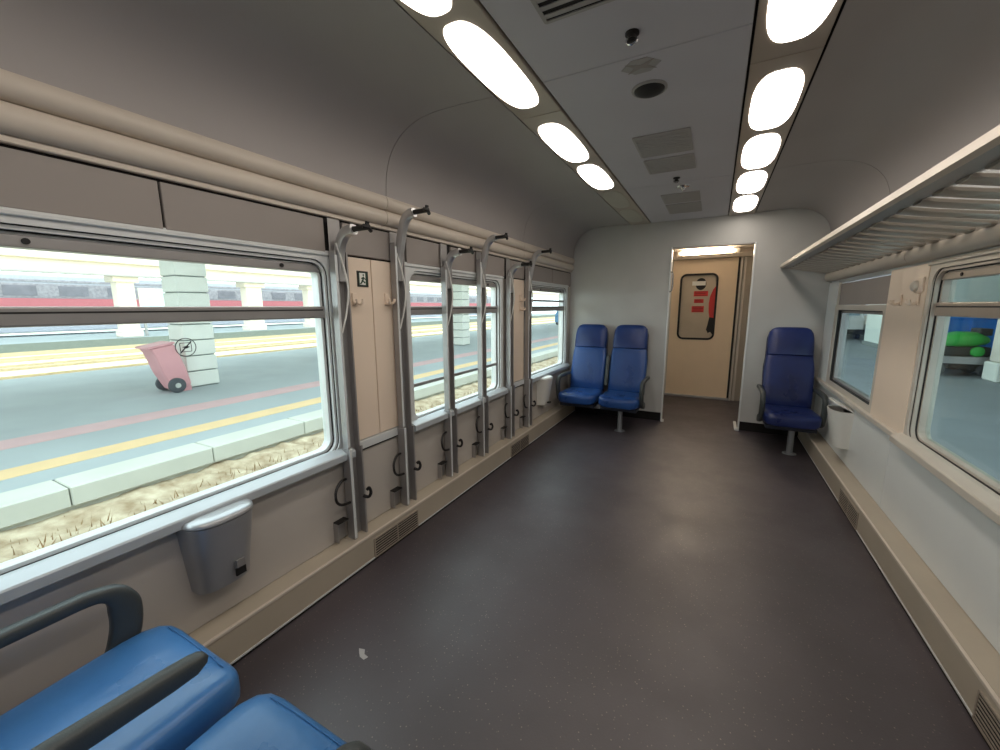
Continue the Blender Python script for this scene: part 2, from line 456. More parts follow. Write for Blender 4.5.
# no-littering sticker on the near window pane
st = thing('window_sticker', 'round crossed-out pictogram sticker on the near left window pane', 'sticker', (XL-0.0430, 0.7580, 1.2210))
def circ(cy, cz, r, n=28): return [(cy + r*math.cos(2*PI*i/n), cz + r*math.sin(2*PI*i/n)) for i in range(n)]
bm = NB(); ringprism(bm, circ(0.7580, 1.2210, 0.034), circ(0.7580, 1.2210, 0.0315), 'x', XL-0.0430, XL-0.0420); obj('ring', bm, 'sign_black', st)
bm = NB(); ringprism(bm, rrect(0.7390, 0.7770, 1.2040, 1.2380, 0.004), rrect(0.7410, 0.7750, 1.2060, 1.2360, 0.003), 'x', XL-0.0430, XL-0.0420); obj('square', bm, 'sign_black', st)
bm = NB(); prism(bm, [(0.7370, 1.2010), (0.7400, 1.1990), (0.7790, 1.2400), (0.7760, 1.2430)], 'x', XL-0.0430, XL-0.0420); obj('slash', bm, 'sign_black', st)
bm = NB(); prism(bm, [(0.7460, 1.2220), (0.7600, 1.2160), (0.7720, 1.2220), (0.7600, 1.2260)], 'x', XL-0.0428, XL-0.0420); obj('figure', bm, 'sign_black', st)

# ------------------------------------------------------------------ right wall
WR = [(1.42, 2.885), (3.44, 4.62)]
RZ0, RZ1 = 0.625, 1.56
bm = NB(); T0, T1 = XR, XR+0.065
bx(bm, T0, T1, YB, YF, 0.0, RZ0); bx(bm, T0, T1, YB, YF, RZ1, 2.0)
ys = [YB] + [v for w in WR for v in w] + [YF]
for a, b in zip(ys[0::2], ys[1::2]): bx(bm, T0, T1, a, b, RZ0, RZ1)
wr = obj('wall_right', bm, 'wall_pale')
struct(wr, 'pale grey carriage side wall below the luggage rack', 'wall')
make_window(4, 1, *WR[0], RZ0, RZ1, 1.305, 1.372, 'large right side window with rounded frame, a green machine outside', glass='glass_green', fr='frame_cream', tm='strip')
w5 = thing('window_5', 'small fixed right window beside the single blue seat', 'window', (XR, 4.0, RZ0)); w5['kind'] = 'structure'
y0, y1 = WR[1]
f = NB(); ringprism(f, rrect(y0-0.02, y1+0.05, RZ0+0.02, 1.362, 0.01), rrect(y0+0.03, y1-0.04, RZ0+0.07, 1.322, 0.02), 'x', XR-0.016, XR+0.03); obj('outer_frame', f, 'frame_cream', w5)
f = NB(); ringprism(f, rrect(y0+0.028, y1-0.038, RZ0+0.068, 1.324, 0.02), rrect(y0+0.036, y1-0.046, RZ0+0.076, 1.314, 0.02), 'x', XR-0.010, XR+0.05); obj('gasket', f, 'gasket', w5)
f = NB(); ringprism(f, rrect(y0+0.034, y1-0.044, RZ0+0.074, 1.316, 0.02), rrect(y0+0.05, y1-0.075, RZ0+0.09, 1.296, 0.02), 'x', XR+0.01, XR+0.06); obj('inner_frame', f, 'alu_dull', w5)
obj('pane', box(XR+0.034, XR+0.040, y0+0.03, y1-0.04, RZ0+0.06, 1.32), 'glass_green', w5)
obj('blind_panel', box(XR-0.006, XR+0.03, y0+0.005, y1+0.0, 1.364, 1.548, 0.003, 1), 'upper_panel', w5)
obj('blind_frame', box(XR-0.012, XR+0.03, y1+0.004, y1+0.05, 1.36, 1.56, 0.004), 'frame_cream', w5)
obj('lining_panel', box(XR-0.018, XR, 2.90, 3.425, 0.652, 1.572, 0.004), 'lining', wr)
obj('lining_panel', box(XR-0.014, XR, 4.70, 5.015, 0.652, 1.572, 0.004), 'wall_pale', wr)
obj('lining_panel', box(XR-0.014, XR, -2.19, 1.38, 0.652, 1.572, 0.004), 'wall_pale', wr)
obj('sill_ledge', box(XR-0.040, XR-0.001, 2.9, YF, 0.622, 0.652, 0.005), 'frame_cream', wr)
for a, b in ((-2.19, 0.9), (0.905, 3.05), (3.055, 5.015)):
    obj('lower_panel', box(XR-0.012, XR-0.001, a, b, 0.162, 0.608, 0.002, 1), 'wall_pale', wr)
for a, b in zip([YB, 0.9, 3.12], [0.9, 3.12, YF]):
    moulding('rounded_moulding', XR-0.022, 1.632, 0.044, a+0.002, b-0.002, wr, side=-1)

# ------------------------------------------------------------------ skirtings
def skirting(name, xw, xf, s, label):
    bm = NB(); poly = [(xw, 0.0), (xf, 0.0), (xf, 0.148), (xf - s*0.012, ZS), (xw, ZS)]
    prism(bm, poly, 'y', YB, YF)
    o = obj(name, bm, 'skirting'); struct(o, label, 'skirting')
    obj('nosing', box(xf + s*0.003, xf - s*0.010, YB, YF, 0.148, 0.1615, 0.003), 'duct', o)
    obj('foot_strip', box(xf + s*0.003, xf - s*0.002, YB, YF, 0.012, 0.019), 'alu_frame', o)
    obj('painted_shadow', box(xf + s*0.001, xf - s*0.002, YB, YF, 0.0, 0.012), 'dark_gap', o)  # dark strip painted in for the shadow line along the floor
    return o
skl = skirting('baseboard_left', XL, FL, 1, 'beige heating skirting box under the bicycle poles')
skr = skirting('baseboard_right', XR, FR, -1, 'beige heating skirting box along the right wall')
def skirt_vent(xf, s, y0, y1, label):
    v = thing('skirting_vent', label, 'vent', (xf, (y0+y1)/2, 0.02), group='slotted skirting vents')
    obj('backing', box(xf, xf + s*0.003, y0, y1, 0.022, 0.118), 'dark_gap', v)
    f = NB(); ringprism(f, rrect(y0-0.008, y1+0.008, 0.014, 0.126, 0.004, 2), rrect(y0, y1, 0.022, 0.118, 0.003, 2), 'x', xf, xf + s*0.006); obj('frame', f, 'vent_metal', v)
    for k in range(6):
        z = 0.030 + k*0.0150
        obj('slat', box(xf+s*0.001, xf + s*0.0055, y0, y1, z, z+0.0048), 'vent_metal', v)
    obj('divider', box(xf, xf + s*0.0062, (y0+y1)/2-0.003, (y0+y1)/2+0.003, 0.022, 0.118), 'vent_metal', v)
skirt_vent(FL, 1, 1.45, 1.80, 'slotted vent in the left skirting between the two nearest bicycle poles')
skirt_vent(FL, 1, 3.12, 3.50, 'slotted vent in the left skirting near the pair of seats')
skirt_vent(FR, -1, 3.0, 3.38, 'slotted vent in the right skirting near the white bin')
skirt_vent(FR, -1, 1.30, 1.71, 'slotted vent in the right skirting at the bottom right corner')

# ------------------------------------------------------------------ ceiling
COVE = [(-0.945, 2.29), (-1.12, 2.298), (-1.30, 2.296), (-1.42, 2.272), (-1.51, 2.222), (-1.572, 2.15), (-1.605, 2.06), (-1.615, 1.97), (-1.615, 1.945)]
def offset_poly(p, d):
    out = []
    for i in range(len(p)):
        a = Vector(p[max(i-1, 0)]); b = Vector(p[min(i+1, len(p)-1)])
        t = (b-a).normalized(); n = Vector((t.y, -t.x))
        out.append(tuple(Vector(p[i]) + n*d))
    return out
def mirror(p): return [(-0.69 - a, b) for a, b in p]
COVER = [(0.288, 2.29)] + mirror(COVE)[1:]
def spline2(p, k=4): return [(v.x, v.y) for v in smooth_path([(a, b, 0) for a, b in p], k)]
CL, CR = spline2(COVE), spline2(COVER)
bm = NB()
shell = [(-1.80, 1.9)] + [(a-0.02, b+0.03) for a, b in CL[::-1]] + [(a+0.02, b+0.03) for a, b in CR] + [(1.10, 1.9), (1.10, 2.42), (-1.80, 2.42)]
prism(bm, shell, 'y', YB, 6.8)
ce = obj('ceiling', bm, 'dark_gap'); struct(ce, 'grey curved carriage ceiling with two rows of lights', 'ceiling')
YJ2 = [YB, -0.10, 1.745, 3.525, YF]
for a, b in zip(YJ2[:-1], YJ2[1:]):
    for prof, sgn in ((CL, 1), (CR, -1)):
        bm = NB(); o2 = [(p[0] - sgn*0.004 , p[1] + 0.012) for p in prof]
        prism(bm, prof + o2[::-1], 'y', a+0.0022, b-0.0022)
        obj('cove_panel', bm, 'cove', ce, smooth=True)
    obj('centre_panel', box(-0.716, 0.040, a+0.0022, b-0.0022, 2.292, 2.306, 0.003, 1), 'ceiling_panel', ce)

# light strips with lens shaped diffusers
def lens(bm, cx, cy, a, b, z, depth=0.016):
    rows = []
    for s, d in ((1.0, 0.003), (1.0, -0.001), (0.985, -0.0022), (0.90, -0.0034), (0.7, -0.0045), (0.35, -0.005)):
        rows.append([(p[0], p[1], z + d) for p in superell(cx, cy, a*s, b - a*(1-s), 2.9, 36)])
    skin_rows(bm, rows)
LY = [(-0.49, 0.33), (0.21, 0.33), (0.895, 0.325), (1.578, 0.335), (2.41, 0.32), (3.105, 0.325), (3.80, 0.325), (4.53, 0.345)]
def light_strip(x0, x1, off, label):
    t = thing('light_strip', label, 'ceiling light', ((x0+x1)/2, 1.4, 2.29), group='ceiling light strips')
    for a, b in zip([YB, -0.85, 2.0], [-0.853, 1.997, YF]):
        obj('tray', box(x0+0.003, x1-0.003, a, b, 2.286, 2.304, 0.003, 1), 'strip', t)
    for i, (c, h) in enumerate(LY):
        bm = NB(); lens(bm, (x0+x1)/2 + (-0.010 if x0 < -0.3 else 0.004), c, (x1-x0)/2-0.024, h-0.012, 2.286)
        obj('diffuser', bm, 'diffuser_off' if i in off else 'diffuser_lit', t, smooth=True, label='unlit grey diffuser' if i in off else 'glowing warm white diffuser')
light_strip(-0.942, -0.720, (6, 7), 'recessed ceiling strip of oval lights on the left, last two unlit')
light_strip(0.046, 0.282, (), 'recessed ceiling strip of oval lights on the right, all lit')

# ceiling fittings
def ceiling_grille(y0, y1, label, x0=-0.475, x1=-0.20, n=9, m='vent_grey', slat=0.42):
    g = thing('ceiling_grille', label, 'vent', ((x0+x1)/2, (y0+y1)/2, 2.29), group='ceiling air grilles')
    obj('backing', box(x0, x1, y0, y1, 2.2895, 2.2925), 'dark_gap', g)
    f = NB(); ringprism(f, rrect(x0-0.012, x1+0.012, y0-0.012, y1+0.012, 0.01, 3), rrect(x0, x1, y0, y1, 0.004, 3), 'z', 2.292, 2.286); obj('frame', f, m, g)
    for k in range(n):
        y = y0 + (y1-y0)*(k+0.5)/n; h = (y1-y0)/n*slat
        obj('slat', box(x0, x1, y-h, y+h, 2.287, 2.2925), m, g)
ceiling_grille(0.86, 1.40, 'slotted dark air grille in the ceiling nearest the camera', n=14, x0=-0.56, x1=-0.16, slat=0.24)
ceiling_grille(2.52, 2.84, 'wide air grille in the ceiling behind the oval speaker, nearer of two', n=9)
ceiling_grille(2.93, 3.20, 'wide air grille in the ceiling just before the cross seam', n=8)
ceiling_grille(3.86, 4.16, 'air grille in the ceiling just beyond the cross seam', n=8)
ceiling_grille(4.24, 4.62, 'air grille in the ceiling nearest the far partition', n=9)
sp = thing('ceiling_speaker', 'dark glossy oval dome in the middle of the ceiling', 'speaker', (-0.325, 2.01, 2.292))
bm = NB(); lathe(bm, [(0.074, 0.0), (0.074, -0.005), (0.066, -0.009), (0.062, -0.004)], (-0.325, 2.01, 2.292), 'z', 28); obj('rim', bm, 'alu_dull', sp, smooth=True)
bm = NB(); lathe(bm, [(0.064, -0.002), (0.06, -0.010), (0.045, -0.018), (0.02, -0.022), (0.004, -0.023)], (-0.325, 2.01, 2.292), 'z', 28); obj('dome', bm, 'gasket', sp, smooth=True)
pl = thing('ceiling_plate', 'flat grey hexagonal plate on the ceiling before the dark dome', 'plate', (-0.33, 1.815, 2.292))
bm = NB(); prism(bm, [(-0.405, 1.815), (-0.36, 1.765), (-0.30, 1.765), (-0.255, 1.815), (-0.30, 1.865), (-0.36, 1.865)], 'z', 2.292, 2.289); obj('plate', bm, 'vent_grey', pl)
bm = NB(); prism(bm, [(-0.385, 1.85), (-0.33, 1.825), (-0.275, 1.85), (-0.305, 1.815), (-0.275, 1.78), (-0.33, 1.805), (-0.385, 1.78), (-0.355, 1.815)], 'z', 2.289, 2.2875); obj('cross_mark', bm, 'upper_panel', pl)
def ceiling_hook(x, y, label):
    h = thing('ceiling_hook', label, 'hook', (x, y, 2.292), group='chrome ceiling fittings')
    bm = NB(); lathe(bm, [(0.024, 0), (0.024, -0.006), (0.014, -0.009), (0.011, -0.016), (0.014, -0.019), (0.014, -0.025), (0.004, -0.027)], (x, y, 2.292), 'z', 16); obj('stem', bm, 'rubber', h, smooth=True)
    bm = NB(); tube(bm, smooth_path([(x-0.018, y, 2.275), (x-0.016, y, 2.263), (x, y, 2.257), (x+0.016, y, 2.263), (x+0.018, y, 2.275)]), 0.004); obj('loop', bm, 'chrome', h, smooth=True)
ceiling_hook(-0.325, 1.60, 'small dark ceiling fitting with chrome loop before the hexagonal plate')
ceiling_hook(-0.002, 1.46, 'small ceiling fitting with chrome loop beside the right light strip')
ceiling_hook(-0.325, 3.40, 'small dark ceiling fitting by the far ceiling seam')
sk = thing('sprinkler', 'small pale ceiling sprinkler beyond the far seam', 'sprinkler', (-0.30, 3.66, 2.292))
bm = NB(); lathe(bm, [(0.05, 0), (0.045, -0.006), (0.02, -0.010), (0.010, -0.03), (0.002, -0.032)], (-0.30, 3.66, 2.292), 'z', 18); obj('rosette', bm, 'chrome', sk, smooth=True)

# ------------------------------------------------------------------ far partition, vestibule, door
OX0, OX1, OZ = -0.485, 0.318, 2.005
bm = NB()
bx(bm, -1.80, OX0, YF, YF+0.05, 0.105, 2.42); bx(bm, OX1, 1.10, YF, YF+0.05, 0.105, 2.42); bx(bm, OX0, OX1, YF, YF+0.05, OZ, 2.42)
wf = obj('wall_far', bm, 'partition'); struct(wf, 'grey end partition with the passage to the vestibule', 'wall')
obj('kick_strip', box(-1.70, OX0-0.004, YF+0.02, YF+0.045, 0.0, 0.106), 'dark_gap', wf)
obj('kick_strip', box(OX1+0.004, 1.02, YF+0.02, YF+0.045, 0.0, 0.106), 'dark_gap', wf)
bm = NB(); bx(bm, OX0-0.004, OX0+0.010, YF-0.012, YF+0.07, 0.0, OZ); obj('jamb_strip', bm, 'wall_pale', wf)
bm = NB(); bx(bm, OX1-0.010, OX1+0.004, YF-0.012, YF+0.07, 0.0, OZ); obj('jamb_strip', bm, 'wall_pale', wf)
obj('head_strip', box(OX0, OX1, YF-0.006, YF+0.07, OZ-0.012, OZ), 'alu_dull', wf)
for s, xx in ((-1, OX0), (1, OX1)):
    bm = NB(); bx(bm, xx - 0.03*(s > 0) - 0.0, xx + 0.03*(s < 0) + 0.002, YF-0.014, YF+0.01, 0.0, 0.03); obj('foot_trim', bm, 'white_paint', wf)
obj('foot_trim', box(OX1-0.04, OX1-0.012, YF-0.01, YF+0.32, 0.0, 0.022, 0.003, 1), 'white_paint', wf)
# vestibule box
YD = 6.65
vb = NB()
bx(vb, -1.0, -0.66, YD, YD+0.06, 0, 2.42); bx(vb, 0.245, 1.0, YD, YD+0.06, 0, 2.42); bx(vb, -0.66, 0.245, YD, YD+0.06, 2.02, 2.42)
vw = obj('wall_vestibule', vb, 'door_frame'); struct(vw, 'beige vestibule end wall around the sliding door', 'wall')
struct(obj('wall_vestibule_left', box(-0.98, -0.92, YF+0.05, YD, 0, 2.42), 'partition'), 'plain vestibule side wall on the left', 'wall')
struct(obj('wall_vestibule_right', box(0.60, 0.66, YF+0.05, YD, 0, 2.42), 'partition'), 'plain vestibule side wall on the right', 'wall')
struct(obj('ceiling_vestibule', box(-0.98, 0.66, YF+0.05, YD, 2.24, 2.28), 'cove'), 'plain grey vestibule ceiling', 'ceiling')
for x0, x1, d in ((0.262, 0.285, 0.05), (0.30, 0.33, 0.03), (-0.66, -0.60, 0.03)):
    obj('frame_post', box(x0, x1, YD-d, YD, 0, 2.03, 0.004), 'frame_cream', vw)
obj('header_box', box(-0.70, 0.55, YD-0.08, YD, 2.025, 2.085, 0.01), 'door_frame', vw)
obj('upper_header', box(-0.70, 0.55, YD-0.04, YD, 2.15, 2.235, 0.01), 'door_frame', vw)
lp = thing('vestibule_lamp', 'slim glowing tube lamp above the vestibule door', 'lamp', (-0.16, YD-0.07, 2.10))
obj('housing', box(-0.56, 0.24, YD-0.05, YD-0.001, 2.088, 2.148, 0.006), 'door_frame', lp)
obj('tube', box(-0.50, 0.16, YD-0.075, YD-0.048, 2.100, 2.132, 0.010), 'tube_lit', lp)
dr = thing('door_1', 'cream sliding vestibule door with black-edged window and red stickers', 'door', (-0.175, YD-0.02, 0)); dr['kind'] = 'structure'
dbm = NB(); ringprism(dbm, rrect(-0.60, 0.25, 0.03, 2.02, 0.004), rrect(-0.478, -0.008, 0.885, 1.81, 0.07), 'y', YD-0.03, YD)
obj('leaf', dbm, 'door', dr)
bm = NB(); ringprism(bm, rrect(-0.492, 0.006, 0.871, 1.824, 0.085), rrect(-0.466, -0.020, 0.897, 1.798, 0.06), 'y', YD-0.042, YD-0.005); obj('window_gasket', bm, 'gasket', dr)
obj('pane', box(-0.48, -0.005, YD-0.014, YD-0.008, 0.88, 1.815), 'frosted_door_glass', dr)
obj('edge_strip', box(0.232, 0.256, YD-0.036, YD-0.002, 0.03, 2.02, 0.003, 1), 'gasket', dr)
obj('threshold', box(-0.66, 0.26, YD-0.06, YD, 0.0, 0.028, 0.006), 'alu_dull', dr)
yp = YD-0.0145
obj('white_label', box(-0.33, -0.155, yp-0.004, yp-0.002, 1.655, 1.715), 'sign_white', dr)
bm = NB(); prism(bm, [(-0.215 + 0.07*math.cos(t), 1.675 + 0.085*math.sin(t)) for t in [2*PI*i/24 for i in range(24)]], 'y', yp, yp-0.001); obj('round_label', bm, 'sign_black', dr)
for (x0, x1, z0, z1) in ((-0.30, -0.115, 1.50, 1.575), (-0.29, -0.165, 1.405, 1.46), (-0.315, -0.155, 1.27, 1.36)):
    s = obj('red_label', box(x0, x1, yp-0.002, yp, z0, z1), 'red_sticker', dr)
    nn = max(2, int((z1-z0)/0.022))
    for k in range(nn):
        zz = z0 + (z1-z0)*(k+0.5)/nn
        obj('text_line', box(x0+0.012, x1-0.012-0.02*(k % 2), yp-0.0028, yp-0.002, zz-0.005, zz+0.005), 'red_dark', s)
bm = NB(); prism(bm, [(-0.02, 1.64), (-0.05, 1.60), (-0.085, 1.50), (-0.095, 1.40), (-0.09, 1.28), (-0.075, 1.20), (-0.02, 1.19)], 'y', yp, yp-0.002); obj('red_shape', bm, 'red_sticker', dr)
bm = NB(); prism(bm, [(-0.02, 1.19), (-0.075, 1.20), (-0.09, 1.10), (-0.105, 1.02), (-0.08, 0.97), (-0.05, 0.99), (-0.02, 0.95)], 'y', yp, yp-0.002); obj('dark_shape', bm, 'sign_black', dr)
gh = thing('grab_handle', 'slim metal grab handle on the left jamb of the passage', 'handle', (OX0, YF+0.09, 1.3))
bm = NB(); tube(bm, smooth_path([(OX0+0.008, YF-0.01, 1.52), (OX0+0.03, YF-0.02, 1.54), (OX0+0.036, YF-0.02, 1.62), (OX0+0.03, YF-0.02, 1.72), (OX0+0.008, YF-0.01, 1.74)]), 0.007); obj('bar', bm, 'steel', gh, smooth=True)

# ------------------------------------------------------------------ luggage rack
rk = thing('luggage_rack', 'long slatted luggage rack with pale front rail above the right windows', 'luggage rack', (0.76, 2.6, 1.65))
RY0, RY1 = 0.30, 5.015
def rz(x): return 1.735 - (x-0.55)*(1.735-1.665)/0.38
bm = NB(); prism(bm, [(0.540, 1.738), (0.548, 1.770), (0.560, 1.772), (0.566, 1.738), (0.556, 1.728)], 'y', RY0, RY1); obj('front_rail', bm, 'rack_rail', rk)
bm = NB(); prism(bm, [(0.556, 1.728), (0.566, 1.738), (0.610, 1.738), (0.610, 1.722)], 'y', RY0, RY1); obj('front_trough', bm, 'alu_dull', rk)
bm = NB(); prism(bm, [(0.918, 1.660), (0.972, 1.652), (0.972, 1.690), (0.918, 1.682)], 'y', RY0, RY1); obj('rear_rail', bm, 'rack_slat', rk)
ref = None
n = 31
for k in range(n):
    y = RY0 + 0.08 + k*0.15
    if ref is None:
        bm = NB(); rows = []
        tube(bm, [(0.606, 0, rz(0.606)-0.003), (0.70, 0, rz(0.70)-0.004), (0.93, 0, rz(0.93)+0.001)], 0.042, 0.011, n=10, ref=(0, 1, 0), power=2.6)
        ref = obj('slat', bm, 'rack_slat', rk, smooth=True); base = ref.location.copy(); y_ref = 0.0
        ref.location = base + Vector((0, y, 0))
    else:
        c = ref.copy(); COL.objects.link(c); c.parent = rk; c.location = base + Vector((0, y, 0))
for y in (0.9, 2.9, 4.98):
    bm = NB(); prism(bm, [(0.56, 1.735), (0.96, 1.66), (0.96, 1.70), (0.56, 1.768)], 'y', y, y+0.018); obj('bracket', bm, 'rack_slat', rk)

# ------------------------------------------------------------------ bicycle hook poles
def bike_pole(y, tall, label):
    ztop = 1.79 if tall else 1.645
    x0 = XL + 0.030
    t = thing('bicycle_pole', label, 'bicycle rack', (x0, y, ZS), group='bicycle hook poles')
    # upper channel (web on the wall side, two flanges)
    def channel(bm, w, d, th, z0, z1, xo):
        prism(bm, [(xo, y-w/2), (xo+d, y-w/2), (xo+d, y-w/2+th*1.6), (xo+th, y-w/2+th*1.2), (xo+th, y+w/2-th*1.2), (xo+d, y+w/2-th*1.6), (xo+d, y+w/2), (xo, y+w/2)], 'z', z0, z1)
    zc = ztop - (0.075 if tall else 0.02)
    bm = NB(); channel(bm, 0.078, 0.036, 0.006, 0.62, zc, x0); obj('channel', bm, 'alu_dull', t)
    bm = NB(); channel(bm, 0.090, 0.050, 0.007, ZS, 0.650, x0-0.002); obj('lower_channel', bm, 'alu_dull', t)
    obj('edge_plate', box(x0+0.0485, x0+0.053, y-0.047, y-0.030, ZS+0.006, 0.655, 0.002, 1), 'alu_frame', t)
    obj('edge_plate', box(x0+0.0365, x0+0.040, y-0.041, y-0.026, 0.66, zc-0.02, 0.0015, 1), 'alu_frame', t)
    obj('wall_plate', box(XL+0.027, x0+0.002, y-0.035, y+0.035, 0.66, 1.776, 0.003, 1), 'alu_dull', t)
    if tall:
        q = [(x0+0.018, y, ztop-0.28), (x0+0.022, y, ztop-0.18), (x0+0.045, y, ztop-0.08), (x0+0.062, y, ztop-0.01), (x0+0.085, y, ztop+0.045), (x0+0.120, y, ztop+0.072), (x0+0.150, y, ztop+0.078)]
        xe = x0+0.150
    else:
        q = [(x0+0.018, y, ztop-0.16), (x0+0.020, y, ztop-0.06), (x0+0.036, y, ztop+0.01), (x0+0.075, y, ztop+0.06), (x0+0.130, y, ztop+0.072)]
        xe = x0+0.130
    bm = NB(); tube(bm, smooth_path(q, 5), 0.023, 0.024, n=10, ref=(0, 1, 0), power=3); hk = obj('hook_arm', bm, 'alu', t, smooth=True)
    zt = ztop + (0.078 if tall else 0.072)
    bm = NB(); tube(bm, [(xe-0.006, y, zt), (xe+0.095, y, zt+0.002)], 0.012, 0.013, n=10)
    tube(bm, [(xe+0.080, y-0.022, zt+0.004), (xe+0.092, y, zt), (xe+0.080, y+0.026, zt-0.010)], 0.010, 0.010, n=8, ref=(0, 0, 1))
    tube(bm, [(xe+0.082, y, zt), (xe+0.088, y, zt+0.026)], 0.010, n=8)
    obj('rubber_tip', bm, 'rubber', hk, smooth=True)
    zg = 1.66
    bm = NB(); tube(bm, smooth_path([(x0+0.036, y-0.026, zg), (x0+0.048, y-0.002, zg-0.10), (x0+0.056, y+0.012, zg-0.21), (x0+0.050, y-0.002, zg-0.32), (x0+0.038, y-0.026, zg-0.42)], 6), 0.0046, n=6); obj('wire_guide', bm, 'white_paint', t, smooth=True)
    # rubber strap ring beside the lower channel and its toggle
    bm = NB(); tube(bm, smooth_path([(x0+0.010, y-0.036, 0.490), (x0+0.02, y-0.085, 0.492), (x0+0.035, y-0.130, 0.462), (x0+0.045, y-0.138, 0.415), (x0+0.04, y-0.105, 0.382), (x0+0.03, y-0.040, 0.366)], 5), 0.0070, n=7, ref=(1, 0, 0)); obj('strap', bm, 'rubber', t, smooth=True)
    bm = NB(); tube(bm, smooth_path([(x0+0.046, y+0.030, 0.375), (x0+0.070, y+0.044, 0.368), (x0+0.078, y+0.054, 0.39), (x0+0.070, y+0.052, 0.415), (x0+0.060, y+0.044, 0.405)], 5), 0.0085, n=7, ref=(1, 0, 0)); obj('toggle', bm, 'rubber', t, smooth=True)
    # wheel stop plate
    w = NB(); bx(w, XL+0.013, XL+0.045, y-0.120, y-0.115, 0.17, 0.272); bx(w, XL+0.013, XL+0.017, y-0.118, y-0.05, 0.17, 0.272); bx(w, XL+0.013, XL+0.05, y-0.118, y-0.055, 0.268, 0.273)
    wp = obj('wheel_stop', w, 'alu_dull', t)
    obj('stop_edge', box(XL+0.013, XL+0.051, y-0.119, y-0.054, 0.2735, 0.279), 'rubber', wp)
PY = [1.397, 1.808, 2.28, 2.735, 3.23, 3.635]
PLAB = ['short bicycle hook pole nearest the camera, beside the large window', 'tall bicycle hook pole right of the exit sign panel',
        'third bicycle hook pole, short, left half of the middle window', 'tall bicycle hook pole in front of the right part of the middle window',
        'short bicycle hook pole just past the middle window', 'tall bicycle hook pole farthest away, beside the last window']
for i, y in enumerate(PY): bike_pole(y, i % 2 == 1, PLAB[i])

# ------------------------------------------------------------------ coat hooks and exit sign
def coat_hook(x, y, z, s, label):
    h = thing('coat_hook', label, 'hook', (x, y, z), group='coat hooks')
    obj('plate', box(x, x+s*0.010, y-0.016, y+0.016, z-0.02, z+0.045, 0.005), 'lining', h)
    for d in (-1, 1):
        bm = NB(); tube(bm, smooth_path([(x+s*0.008, y+d*0.006, z), (x+s*0.026, y+d*0.012, z-0.012), (x+s*0.040, y+d*0.018, z-0.004), (x+s*0.042, y+d*0.020, z+0.014)], 5), 0.007, n=7); obj('prong', bm, 'lining', h, smooth=True)
coat_hook(XL+0.018, 1.502, 1.39, 1, 'beige double coat hook below the exit sign')
coat_hook(XL+0.018, 1.735, 1.395, 1, 'beige double coat hook right of the exit sign panel seam')
coat_hook(XL+0.018, 3.51, 1.43, 1, 'upper coat hook on the narrow far lining panel')
coat_hook(XL+0.018, 3.51, 1.34, 1, 'lower coat hook on the narrow far lining panel')
coat_hook(XR-0.018, 3.20, 1.375, -1, 'coat hook on the right lining panel beside the blind')
coat_hook(XR-0.018, 2.97, 1.375, -1, 'coat hook on the right lining panel below the round knob')
kn = thing('wall_knob', 'round cream knob on a square plate above the right coat hooks', 'knob', (XR-0.018, 2.98, 1.46))
obj('plate', box(XR-0.018, XR-0.028, 2.925, 3.035, 1.425, 1.505, 0.006), 'lining', kn)
bm = NB(); lathe(bm, [(0.03, 0), (0.028, -0.014), (0.018, -0.022), (0.003, -0.024)], (XR-0.027, 2.995, 1.46), 'x', 18); obj('knob', bm, 'frame_cream', kn, smooth=True)
es = thing('exit_sign', 'small dark framed sign with white running figure on the lining panel', 'sign', (XL+0.018, 1.567, 1.465))
obj('frame', box(XL+0.018, XL+0.021, 1.530, 1.604, 1.468, 1.548), 'sign_black', es)
obj('panel', box(XL+0.021, XL+0.0218, 1.538, 1.596, 1.475, 1.541), 'sign_green', es)
xs = XL + 0.0218
obj('doorway', box(xs, xs+0.0006, 1.544, 1.584, 1.478, 1.538), 'sign_white', es)
def fig(poly): 
    b = NB(); prism(b, poly, 'x', xs+0.0006, xs+0.0012); return b
f = fig(circ(1.570, 1.528, 0.005, 12))
for q in ([(1.578,1.503),(1.587,1.521),(1.593,1.519),(1.588,1.500)], [(1.588,1.500),(1.600,1.492),(1.597,1.484),(1.582,1.496)], [(1.578,1.505),(1.570,1.490),(1.562,1.484),(1.566,1.479),(1.577,1.486),(1.586,1.500)], [(1.590,1.518),(1.602,1.508),(1.600,1.504),(1.588,1.511)], [(1.586,1.519),(1.572,1.512),(1.574,1.507),(1.585,1.511)]):
    prism(f, [(a-0.018, b) for a, b in q], 'x', xs+0.0006, xs+0.0012)
obj('running_figure', f, 'sign_green', es)

